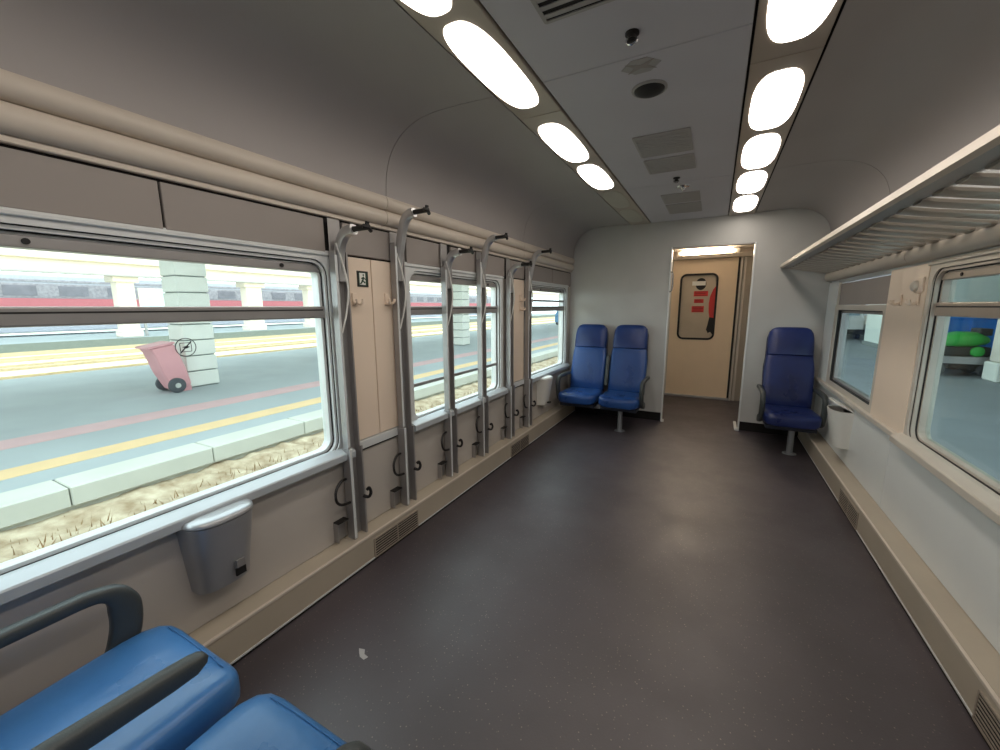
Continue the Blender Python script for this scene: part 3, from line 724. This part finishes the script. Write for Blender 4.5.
# ------------------------------------------------------------------ waste bins
def waste_bin(x, y, s, z0, z1, material, label, open_lid=False, w=0.115, d=0.13):
    """wall bin with bowed front tapering downwards; s = direction into the room"""
    t = thing('waste_bin', label, 'waste bin', (x, y, z0), group='wall waste bins')
    rows = []
    H = z1 - z0
    def section(k, z, inset=0.0):
        ww = w*(0.80 + 0.20*k) - inset; dd = d*(0.62 + 0.38*k) - inset
        pts = [(x, y-ww, z), (x, y+ww, z)]
        arc = []
        for i in range(15):
            a = PI*i/14
            c, sn = math.cos(a), math.sin(a)
            arc.append((x + s*dd*(abs(sn)**0.55), y + ww*math.copysign(abs(c)**0.75, c), z))
        return arc
    for k in (0.0, 0.02, 0.25, 0.5, 0.75, 0.94, 1.0):
        r = section(min(1, k), z0 + H*k, inset=0.012 if k in (0.0,) else 0.0)
        rows.append(r)
    bm = NB()
    if open_lid:
        rows += [section(1.0, z1, 0.008), section(0.9, z1-0.10, 0.010)]
    skin_rows(bm, rows)
    obj('body', bm, material, t, smooth=True, angle=50)
    if open_lid:
        bm = NB(); skin_rows(bm, [section(0.9, z1-0.095, 0.012), section(0.9, z1-0.06, 0.011)]); obj('inside', bm, 'bin_inside', t)
        bm = NB(); sec = section(1.0, 0.0, 0.004)
        top = []; bot = []
        for p in sec:
            dx = abs(p[0]-x)
            top.append((x + s*dx*0.94, p[1], z1 + 0.012 + dx*0.52)); bot.append((x + s*dx*0.94 + s*0.006, p[1], z1 + 0.002 + dx*0.52))
        skin_rows(bm, [bot, top]); obj('lid', bm, material, t, smooth=True, angle=50)
    else:
        rows = [section(1.0, z1+0.002, 0.006), section(1.0, z1+0.004, -0.002), section(1.0, z1+0.014, -0.001), section(1.0, z1+0.022, 0.010), section(1.0, z1+0.026, 0.04)]
        bm = NB(); skin_rows(bm, rows); obj('lid', bm, material, t, smooth=True, angle=60)
    # label plate and lock on the front
    xx = x + s*(d*0.78)
    return t
WB = XL + 0.012
b1 = waste_bin(WB, 0.742, 1, 0.315, 0.592, 'silver_bin', 'silver grey wall waste bin under the nearest left window', w=0.118, d=0.132)
obj('label_plate', box(WB+0.106, WB+0.1130, 0.755, 0.785, 0.385, 0.415), 'alu_dull', b1)
obj('lock_plate', box(WB+0.102, WB+0.1095, 0.752, 0.788, 0.352, 0.380), 'sign_black', b1)
b2 = waste_bin(WB, 4.06, 1, 0.30, 0.585, 'white_bin', 'white wall waste bin beside the pair of blue seats', w=0.12, d=0.125)
obj('lock_plate', box(WB+0.08, WB+0.112, 4.05, 4.10, 0.315, 0.33), 'sign_black', b2)
b3 = waste_bin(XR-0.012, 3.88, -1, 0.285, 0.575, 'white_bin', 'white wall waste bin with raised lid next to the single seat', True, w=0.13, d=0.13)

# ------------------------------------------------------------------ seats
def loft(rows, n=20, power=3.2):
    """rows: (centre(y,z), tangent angle, half width, half thickness, concavity)"""
    bm = NB(); R = []
    for (cy, cz, ang, hw, ht, cc) in rows:
        ny, nz = -math.cos(ang), math.sin(ang)      # front normal in yz
        row = []
        for k in range(n):
            a = 2*PI*(k+0.5)/n; c, s = math.cos(a), math.sin(a)
            u = math.copysign(abs(c)**(2/power), c); v = math.copysign(abs(s)**(2/power), s)
            off = ht*v
            if v > 0: off -= cc*(1-u*u)
            row.append((hw*u, cy + ny*off, cz + nz*off))
        R.append(row)
    skin_rows(bm, R)
    return bm
def make_seat(label, material, loc, rotz, arms=(-1, 1), pedestal=0.0, wall_beam=None, bar_arm=None, arm_up=False, group='blue train seats', zs=0.0):
    t = thing('train_seat', label, 'seat', loc, rotz, group)
    def L(name, bm, m, parent=t, smooth=True, angle=50): return obj(name, bm, m, parent, smooth=smooth, local=True, angle=angle)
    # cushion, running from the back to the rounded front edge
    rows = []
    for (y, z, hw, ht) in ((0.175, 0.335, 0.185, 0.045), (0.16, 0.335, 0.203, 0.058), (0.06, 0.334, 0.213, 0.064), (-0.10, 0.338, 0.219, 0.064), (-0.18, 0.341, 0.219, 0.064), (-0.225, 0.341, 0.217, 0.063), (-0.262, 0.338, 0.207, 0.060), (-0.285, 0.333, 0.190, 0.054), (-0.297, 0.327, 0.168, 0.045), (-0.302, 0.322, 0.142, 0.034)):
        r = []
        n = 24
        for k in range(n):
            a = 2*PI*(k+0.5)/n; c, s = math.cos(a), math.sin(a)
            u = math.copysign(abs(c)**(2/5.5), c); v = math.copysign(abs(s)**(2/4.5), s)
            zz = z + ht*v - (0.010*(1-u*u) if v > 0 else 0)
            r.append((hw*u, y, zz))
        rows.append(r)
    bm = NB(); skin_rows(bm, rows); cu = L('cushion', bm, material)
    # front stitching seam on the cushion
    bm = NB(); tube(bm, [(-0.150, -0.270, 0.3905), (-0.08, -0.276, 0.3855), (0.08, -0.276, 0.3855), (0.150, -0.270, 0.3905)], 0.0015, n=6); L('seam', bm, material, cu)
    # backrest: reclined
    tilt = math.radians(14)
    def bc(h): return (0.165 + math.sin(tilt)*h, 0.36 + math.cos(tilt)*h)
    spec = [(0.00, 0.190, 0.030, 0.004), (0.015, 0.203, 0.046, 0.010), (0.12, 0.207, 0.052, 0.018), (0.28, 0.209, 0.050, 0.020), (0.40, 0.207, 0.046, 0.018), (0.47, 0.200, 0.042, 0.014), (0.515, 0.194, 0.036, 0.008), (0.524, 0.190, 0.026, 0.0)]
    rows = [(bc(h)[0], bc(h)[1], tilt, hw, ht, cc) for h, hw, ht, cc in spec]
    L('backrest', loft(rows, 24, 4.0), material)
    spec = [(0.522, 0.188, 0.026, 0.0), (0.530, 0.194, 0.044, 0.0), (0.60, 0.194, 0.054, 0.004), (0.70, 0.190, 0.054, 0.004), (0.75, 0.182, 0.050, 0.002), (0.785, 0.163, 0.042, 0.0), (0.802, 0.135, 0.030, 0.0), (0.808, 0.105, 0.014, 0.0)]
    rows = [(bc(h)[0], bc(h)[1], tilt, hw, ht, cc) for h, hw, ht, cc in spec]
    L('headrest', loft(rows, 24, 3.6), 'leather_head' if material == 'leather_blue' else material)
    # shells
    rows = [(bc(h)[0]+0.032, bc(h)[1]-0.006, tilt, hw, ht, 0) for h, hw, ht in ((-0.02, 0.17, 0.02), (0.0, 0.205, 0.026), (0.4, 0.213, 0.026), (0.52, 0.200, 0.026), (0.70, 0.196, 0.026), (0.77, 0.176, 0.022), (0.80, 0.14, 0.012))]
    L('back_shell', loft(rows, 16, 4.0), 'seat_shell')
    bm = NB(); bx(bm, -0.195, 0.195, -0.24, 0.24, 0.235, 0.275); bev(bm, 0.012); L('seat_pan', bm, 'seat_shell')
    for s in arms:
        xa = s*0.232
        p = smooth_path([(xa, 0.225, 0.550), (xa, 0.10, 0.556), (xa, -0.05, 0.556), (xa, -0.140, 0.553), (xa, -0.188, 0.530), (xa, -0.206, 0.48), (xa, -0.198, 0.40), (xa, -0.16, 0.32), (xa, -0.05, 0.285)], 5)
        ra = [0.021]*len(p)
        nb = len(p)
        rb = [0.020 if i < nb*0.40 else (0.020 + 0.018*min(1, (i/nb-0.40)/0.2)) for i in range(nb)]
        bm = NB(); tube(bm, p, ra, rb, n=12, ref=(1, 0, 0), power=3.2); L('armrest', bm, 'armrest')
    if bar_arm:
        bm = NB()
        if arm_up: p = [(bar_arm, 0.155, 0.44), (bar_arm, 0.20, 0.62), (bar_arm, 0.225, 0.72), (bar_arm, 0.235, 0.76), (bar_arm, 0.240, 0.78), (bar_arm, 0.242, 0.788)]
        else: p = [(bar_arm, 0.225, 0.570), (bar_arm, 0.0, 0.556), (bar_arm, -0.11, 0.550), (bar_arm, -0.155, 0.548), (bar_arm, -0.175, 0.552), (bar_arm, -0.182, 0.556)]
        tube(bm, p, [0.021, 0.021, 0.021, 0.020, 0.016, 0.010], [0.027, 0.026, 0.025, 0.022, 0.014, 0.006], n=14, ref=(1, 0, 0), power=4); L('armrest', bm, 'armrest')
    if pedestal is not None:
        bm = NB(); lathe(bm, [(0.026, 0.006), (0.026, 0.24)], (pedestal, -0.165, 0), 'z', 16); pd = L('pedestal', bm, 'pedestal')
        bm = NB(); lathe(bm, [(0.055, 0.0), (0.055, 0.006), (0.028, 0.012)], (pedestal, -0.165, 0), 'z', 18); L('foot_plate', bm, 'pedestal', pd)
    if wall_beam is not None:
        bm = NB(); bx(bm, min(0, wall_beam), max(0, wall_beam), -0.10, -0.04, 0.205, 0.255); bev(bm, 0.006); L('support_beam', bm, 'pedestal')
    return t
YS = 4.58
make_seat('blue leather seat of the far pair, next to the left window', 'leather_blue', (-1.325, YS, 0), 0, arms=(-1,), pedestal=None, wall_beam=0.25)
make_seat('blue leather seat of the far pair, on the passage side, on one leg', 'leather_blue', (-0.86, YS, 0), 0, arms=(1,), pedestal=0.015, bar_arm=-0.228, arm_up=True)
s3 = make_seat('single dark navy leather seat beside the right window', 'leather_navy', (0.682, YS, 0), 0, arms=(-1, 1), pedestal=0.02)
make_seat('blue seat in the foreground beside the left wall, coloured as lit by the window', 'leather_blue_lit', (-1.272, 0.215, 0), PI, arms=(1,), pedestal=None, wall_beam=0.2)
make_seat('blue seat at the bottom edge, right of the dark armrest', 'leather_blue_lit', (-0.772, 0.222, 0), PI, arms=(-1,), pedestal=0.0, bar_arm=0.236)

# ------------------------------------------------------------------ exterior, left: platform and tracks
PZ = -0.65
gl = obj('ground_tracks', box(-80, -1.9, -25, 120, -1.25, -1.15), 'track_bed'); struct(gl, 'pale dry track bed outside the left windows', 'ground')
pf = obj('platform', box(-18.15, -6.86, -20, 110, -1.16, PZ), 'asphalt'); struct(pf, 'grey-blue station platform outside the left windows', 'platform')
obj('safety_line', box(-7.84, -7.38, -20, 110, PZ-0.01, PZ+0.004), 'line_yellow', pf, label='faded yellow safety line')
obj('safety_line', box(-9.65, -9.0, -20, 110, PZ-0.01, PZ+0.004), 'line_red', pf, label='faded red line')
ref = None
for k in range(44):
    y = -6 + k*1.5
    if ref is None:
        bm = box(-6.86, -6.36, 0.006, 1.494, -0.88, PZ+0.006, 0.012, 1); ref = obj('kerb_stone', bm, 'kerb', pf); base = ref.location.copy(); ref.location = base + Vector((0, y, 0))
    else:
        c = ref.copy(); COL.objects.link(c); c.parent = pf; c.location = base + Vector((0, y, 0))
obj('kerb_footing', box(-6.86, -6.42, -20, 110, -1.16, -0.875), 'kerb', pf)
# ballast shoulder with dry weeds
bm = NB(); nx, ny = 14, 260; V = []
for i in range(nx+1):
    row = []
    for j in range(ny+1):
        x = -6.45 + i*(3.2/nx); y = -4 + j*0.13
        z = -0.93 - 0.2*min(1, (x+6.45)/1.6) + 0.09*noise.noise((x*3.1, y*3.1, 0)) + 0.05*noise.noise((x*9, y*9, 3))
        row.append(bm.verts.new((x, y, z)))
    V.append(row)
for i in range(nx):
    for j in range(ny):
        bm.faces.new((V[i][j], V[i+1][j], V[i+1][j+1], V[i][j+1]))
bl = obj('ballast', bm, 'ballast'); bl['kind'] = 'stuff'; tag(bl, 'pale brown track ballast below the platform kerb', 'ballast')
bm = NB()
for k in range(900):
    x = -6.2 + random.gauss(0.35, 0.16); y = random.uniform(-3, 14); h = random.uniform(0.04, 0.14)
    z = -1.02; a = random.uniform(0, PI); dx, dy = 0.012*math.cos(a), 0.012*math.sin(a); lx, ly = random.gauss(0, 0.04), random.gauss(0, 0.04)
    v = [bm.verts.new(p) for p in ((x-dx, y-dy, z-0.05), (x+dx, y+dy, z-0.05), (x+lx, y+ly, z+h))]
    bm.faces.new(v)
wd = obj('weeds', bm, 'weed', bl, label='dry brown weeds'); wd['kind'] = 'stuff'
for k, x in enumerate((-21.0, -22.45, -25.5, -26.95, -29.5, -30.95, -33.2, -34.65)):
    bm = NB(); prism(bm, [(x-0.07, -1.15), (x+0.07, -1.15), (x+0.02, -1.12), (x+0.035, -1.02), (x-0.035, -1.02), (x-0.02, -1.12)], 'y', -25, 120)
    tag(obj('rail', bm, 'rail'), ['nearest', 'second nearest', 'third nearest', 'fourth nearest', 'fourth farthest', 'third farthest', 'second farthest', 'farthest'][k] + ' rusty rail on the pale track bed beyond the platform', 'rail', 'rails beyond the platform')
# platform columns clad in stone blocks
PLB = ['white stone platform column behind the pink bin', 'platform column hidden behind the exit sign panel', 'stone column seen through the middle window', 'distant stone platform column beyond the middle window', 'farthest stone platform column']
for i, y in enumerate((5.2, 11.5, 17.95)):
    t = thing('platform_column', PLB[i], 'column', (-12.1, y+0.36, PZ), group='platform columns')
    for k in range(9):
        z0 = PZ + k*0.40
        obj('stone_block', box(-12.46, -11.75, y, y+0.72, z0+0.03, z0+0.40, 0.015, 1), 'stone', t)
    obj('core', box(-12.42, -11.79, y+0.04, y+0.68, PZ, 5.0), 'stone_groove', t)
    obj('capital', box(-12.6, -11.6, y-0.15, y+0.87, 4.8, 5.0, 0.03), 'stone', t)
# pink two wheeled street bin leaning beside the column
pb = thing('wheeled_bin', 'pink two-wheeled rubbish bin tilted beside the stone column', 'bin', (-11.7, 4.75, PZ))
bm = NB()
# local frame of the tilted body: s along the body (up and towards -y), w across x
def bp(s, h, x):
    a = math.radians(15)
    return (x, 5.14 - math.sin(a)*s - math.cos(a)*h, PZ + 0.12 + math.cos(a)*s - math.sin(a)*h)
rows = []
for s_, h0, h1, w in ((0.0, 0.04, 0.34, 0.22), (0.06, 0.0, 0.40, 0.25), (0.5, -0.02, 0.46, 0.27), (0.95, 0.0, 0.46, 0.29), (1.10, 0.02, 0.48, 0.30)):
    rows.append([bp(s_, h0, -11.7-w), bp(s_, h0, -11.7+w), bp(s_ + (0.0 if s_ < 1 else 0.04), h1, -11.7+w), bp(s_ + (0.0 if s_ < 1 else 0.04), h1, -11.7-w)])
skin_rows(bm, rows); bev(bm, 0.02, 1); obj('body', bm, 'pink_plastic', pb)
bm = NB(); skin_rows(bm, [[bp(1.11, 0.0, -12.02), bp(1.11, 0.0, -11.38), bp(1.15, 0.54, -11.38), bp(1.15, 0.54, -12.02)], [bp(1.15, 0.0, -12.02), bp(1.15, 0.0, -11.38), bp(1.19, 0.53, -11.38), bp(1.19, 0.53, -12.02)]]); obj('lid', bm, 'pink_plastic', pb)
for xx in (-12.02, -11.40):
    bm = NB(); lathe(bm, [(0.06, -0.05), (0.15, -0.05), (0.18, -0.03), (0.18, 0.03), (0.15, 0.05), (0.06, 0.05)], (xx, 4.79, PZ+0.18), 'x', 22); w = obj('wheel', bm, 'tyre', pb, smooth=True)
    bm = NB(); lathe(bm, [(0.07, -0.055), (0.06, 0.058)], (xx, 4.79, PZ+0.18), 'x', 14); obj('hub', bm, 'cart_grey', w)
bm = NB(); tube(bm, [(-12.0, 4.79, PZ+0.18), (-11.4, 4.79, PZ+0.18)], 0.02); obj('axle', bm, 'tyre', pb)
bm = NB(); bx(bm, -11.9, -11.5, 4.93, 5.13, PZ, PZ+0.12); obj('foot', bm, 'pink_plastic', pb)
# canopy above the left platform
cl_ = obj('canopy_roof', box(-18.5, -7.2, -20, 110, 5.0, 5.3), 'canopy'); struct(cl_, 'station canopy above the left platform', 'canopy')
# far platform with columns, train and roof
fp = obj('far_platform', box(-50, -36.2, -20, 120, -1.16, PZ), 'asphalt'); struct(fp, 'distant platform edge beyond the tracks', 'platform')
obj('edge_course', box(-36.3, -36.0, -20, 120, -1.16, PZ+0.02), 'stone_groove', fp)
FLAB = 'cream column of the distant platform roof'
for i, (a, b) in enumerate(((0.5, 1.7), (13.0, 14.0), (22.0, 23.4), (28.3, 29.6), (40.5, 41.8))):
    t = thing('distant_column', ['cream distant column at the left edge of the near window', 'cream distant column left of the stone column', 'cream distant column right of the stone column', 'cream distant column at the right edge of the near window', 'cream distant column seen through the middle window'][i], 'column', (-38, (a+b)/2, PZ), group='distant roof columns')
    obj('shaft', box(-38.5, -37.5, a, b, PZ, 3.7, 0.05, 1), 'cream_far', t)
    obj('base', box(-38.6, -37.4, a-0.1, b+0.1, PZ, PZ+0.5, 0.03, 1), 'cream_far', t)
    obj('capital', box(-38.7, -37.3, a-0.25, b+0.25, 3.25, 3.7, 0.05, 1), 'cream_far', t)
rf = thing('distant_roof', 'pale beige fascia and roof of the distant platform', 'roof', (-44, 45, 3.7))
obj('fascia', box(-37.6, -37.2, -20, 120, 3.7, 4.5), 'fascia_far', rf)
obj('cornice', box(-37.7, -36.9, -20, 120, 4.5, 4.75, 0.04, 1), 'cream_far', rf)
obj('ledge', box(-37.7, -37.0, -20, 120, 3.62, 3.74, 0.02, 1), 'far_roof', rf)
obj('attic', box(-37.6, -37.3, -20, 120, 4.75, 8.0), 'cream_far', rf)
obj('deck', box(-40.5, -37.6, -20, 120, 4.6, 4.8), 'far_roof', rf)
tr = thing('distant_train', 'grey train with red lower stripe standing behind the distant columns', 'train', (-46, 30, -1.1))
obj('body', box(-48.6, -45.8, -10, 100, -0.4, 4.0, 0.15, 2), 'train_grey', tr)
obj('window_band', box(-45.85, -45.76, -9.8, 99.8, 2.25, 3.3), 'train_dark', tr)
obj('red_stripe', box(-45.85, -45.77, -9.8, 99.8, 1.5, 2.2), 'train_red', tr)
obj('roof_strip', box(-45.86, -45.75, -10, 100, 3.45, 3.6), 'train_dark', tr)
for k in range(36):
    y = -8 + k*2.9
    obj('window', box(-45.78, -45.72, y, y+1.7, 2.4, 3.15), 'train_window', tr)
PO = [(3.2, 5.4, 'pale blue advertising panel left of the distant columns'), (14.3, 17.0, 'pale blue advertising panel beside the stone column')]
for a, b, l in PO:
    t = thing('advertising_panel', l, 'sign', (-37.9, (a+b)/2, PZ), group='distant advertising panels')
    obj('board', box(-38.0, -37.85, a, b, 0.9, 2.9, 0.02, 1), 'sign_white', t)
    obj('print', box(-37.85, -37.83, a+0.1, b-0.1, 1.0, 2.8), 'poster', t)
    obj('post', box(-37.98, -37.88, a+0.1, a+0.25, PZ, 0.9), 'far_roof', t); obj('post', box(-37.98, -37.88, b-0.25, b-0.1, PZ, 0.9), 'far_roof', t)
# small blue car by the far end of the platform
cb = thing('service_cart', 'small blue service cart far along the left platform', 'cart', (-15.2, 45, PZ))
bm = NB(); prism(bm, [(43.2, PZ+0.3), (46.8, PZ+0.3), (46.8, PZ+0.9), (45.6, PZ+1.0), (45.2, PZ+1.6), (43.8, PZ+1.6), (43.2, PZ+1.0)], 'x', -15.9, -14.5); obj('body', bm, 'car_blue', cb)
for yy in (43.9, 46.0):
    for xx in (-15.85, -14.55):
        bm = NB(); lathe(bm, [(0.3, -0.09), (0.3, 0.09)], (xx, yy, PZ+0.3), 'x', 16); obj('wheel', bm, 'tyre', cb)

# ------------------------------------------------------------------ exterior, right: platform, cart, buildings
pr = obj('platform_right', box(1.75, 60, -20, 120, -1.16, PZ), 'asphalt_right'); struct(pr, 'dim blue-grey platform outside the right windows', 'platform')
cr = obj('canopy_roof_right', box(1.9, 15, -20, 120, 4.6, 4.9), 'canopy'); struct(cr, 'station canopy above the right platform', 'canopy')
sb = thing('station_building', 'cream station facade with tall bluish windows outside the right window', 'building', (15, 45, PZ))
obj('wall', box(14.2, 15, -20, 110, PZ, 9), 'station_wall', sb)
for k in range(40):
    y = -18 + k*3.2
    w = obj('window', box(14.12, 14.25, y, y+1.7, 0.3, 4.4), 'station_glass', sb)
    obj('pilaster', box(13.95, 14.2, y+2.05, y+2.85, PZ, 4.6, 0.03, 1), 'cream_far', sb)
kk = thing('white_kiosk', 'pale kiosk wall seen through the small right window', 'kiosk', (8.5, 24, PZ))
obj('body', box(6.95, 10.5, 21.0, 27.5, PZ, 3.0, 0.05, 1), 'kiosk_white', kk)
obj('plinth', box(6.90, 10.55, 20.95, 27.55, PZ, PZ+0.2), 'stone_groove', kk)
obj('roof', box(6.8, 10.7, 20.8, 27.7, 3.0, 3.15, 0.03, 1), 'canopy', kk)
ct = thing('flat_cart', 'grey flat trailer with small wheels carrying the green machine', 'cart', (6.45, 16.6, PZ))
obj('deck', box(5.45, 7.15, 16.0, 17.2, -0.20, -0.10, 0.02, 1), 'cart_grey', ct)
obj('side_rail', box(5.45, 7.15, 15.96, 16.02, -0.28, -0.08), 'alu_dull', ct)
for xx in (5.78, 6.80):
    for yy in (16.15, 17.05):
        bm = NB(); lathe(bm, [(0.08, -0.07), (0.16, -0.07), (0.19, -0.04), (0.19, 0.04), (0.16, 0.07), (0.08, 0.07)], (xx, yy, PZ+0.19), 'y', 20); w = obj('wheel', bm, 'tyre', ct, smooth=True)
        bm = NB(); lathe(bm, [(0.085, -0.075), (0.07, 0.075)], (xx, yy, PZ+0.19), 'y', 14); obj('hub', bm, 'cart_grey', w)
obj('axle_box', box(6.05, 7.05, 16.2, 17.0, -0.45, -0.20, 0.02, 1), 'machine_dark', ct)
gm = thing('green_machine', 'bright green covered machine standing on the flat trailer', 'machine', (6.45, 16.6, -0.10))
bm = NB(); rows = []
for x, hw, z0, z1 in ((5.72, 0.26, 0.24, 0.36), (5.77, 0.36, 0.18, 0.44), (5.97, 0.44, 0.16, 0.52), (6.26, 0.46, 0.16, 0.60), (6.56, 0.44, 0.18, 0.60), (6.76, 0.36, 0.24, 0.50), (6.84, 0.24, 0.30, 0.42)):
    rows.append([(x, 16.55 + p[0], p[1]) for p in superell(0, (z0+z1)/2, hw, (z1-z0)/2, 3.0, 20)])
skin_rows(bm, rows); obj('hood', bm, 'machine_green', gm, smooth=True)
obj('chassis', box(5.80, 6.85, 16.2, 16.95, -0.08, 0.18, 0.04), 'machine_dark', gm)
bm = NB(); lathe(bm, [(0.05, -0.06), (0.13, -0.05), (0.15, 0), (0.13, 0.05), (0.05, 0.06)], (6.55, 16.12, 0.06), 'y', 18); obj('wheel_cover', bm, 'machine_green', gm, smooth=True)
obj('control_box', box(6.60, 6.86, 16.3, 16.8, 0.5, 0.70, 0.03), 'machine_dark', gm)
bc_ = thing('blue_container', 'blue metal container behind the green machine', 'container', (6.35, 18.2, PZ))
obj('body', box(5.70, 7.85, 17.6, 18.9, PZ+0.12, 0.95, 0.04, 1), 'container_blue', bc_)
for xx in (5.80, 6.35, 6.90, 7.45): obj('rib', box(xx, xx+0.08, 17.55, 17.62, PZ+0.15, 0.92), 'container_blue', bc_)
obj('rim', box(5.65, 7.90, 17.53, 18.95, 0.93, 1.0, 0.01, 1), 'container_blue', bc_)
for xx in (5.85, 7.55): obj('skid', box(xx, xx+0.15, 17.6, 18.9, PZ, PZ+0.13), 'machine_dark', bc_)
RC = [(6.62, 15.2, 'pale canopy column beside the flat trailer'), (8.6, 30.0, 'distant canopy column behind the kiosk')]
for x, y, l in RC:
    t = thing('canopy_column', l, 'column', (x+0.25, y+0.25, PZ), group='right canopy columns')
    obj('shaft', box(x, x+0.5, y, y+0.5, PZ+0.5, 4.6, 0.04, 1), 'station_wall', t)
    obj('base', box(x-0.06, x+0.56, y-0.06, y+0.56, PZ, PZ+0.5, 0.03, 1), 'stone', t)
vn = thing('white_van', 'white van parked far away, seen through the small right window', 'van', (7.3, 33, PZ))
bm = NB(); prism(bm, [(31.0, PZ+0.35), (35.5, PZ+0.35), (35.5, PZ+2.1), (32.2, PZ+2.1), (31.5, PZ+1.35), (31.0, PZ+1.15)], 'x', 5.9, 7.8); bev(bm, 0.06, 1); obj('body', bm, 'van_white', vn)
bm = NB(); bx(bm, 6.05, 7.65, 31.55, 31.9, PZ+1.4, PZ+1.95); obj('windscreen', bm, 'station_glass', vn)
obj('bumper', box(5.9, 7.8, 30.92, 31.1, PZ+0.3, PZ+0.6, 0.03, 1), 'machine_dark', vn)
for xx in (6.0, 7.7):
    for yy in (31.9, 34.6):
        bm = NB(); lathe(bm, [(0.34, -0.1), (0.34, 0.1)], (xx, yy, PZ+0.34), 'x', 18); obj('wheel', bm, 'tyre', vn)

sc_ = NB(); prism(sc_, [(-1.175, 0.985), (-1.150, 0.992), (-1.135, 0.975), (-1.112, 0.972), (-1.118, 0.955), (-1.142, 0.958), (-1.158, 0.970)], 'z', 0.0, 0.0012)
tag(obj('paper_scrap', sc_, 'vent_grey'), 'tiny pale scrap stuck on the floor near the foreground seats', 'scrap')
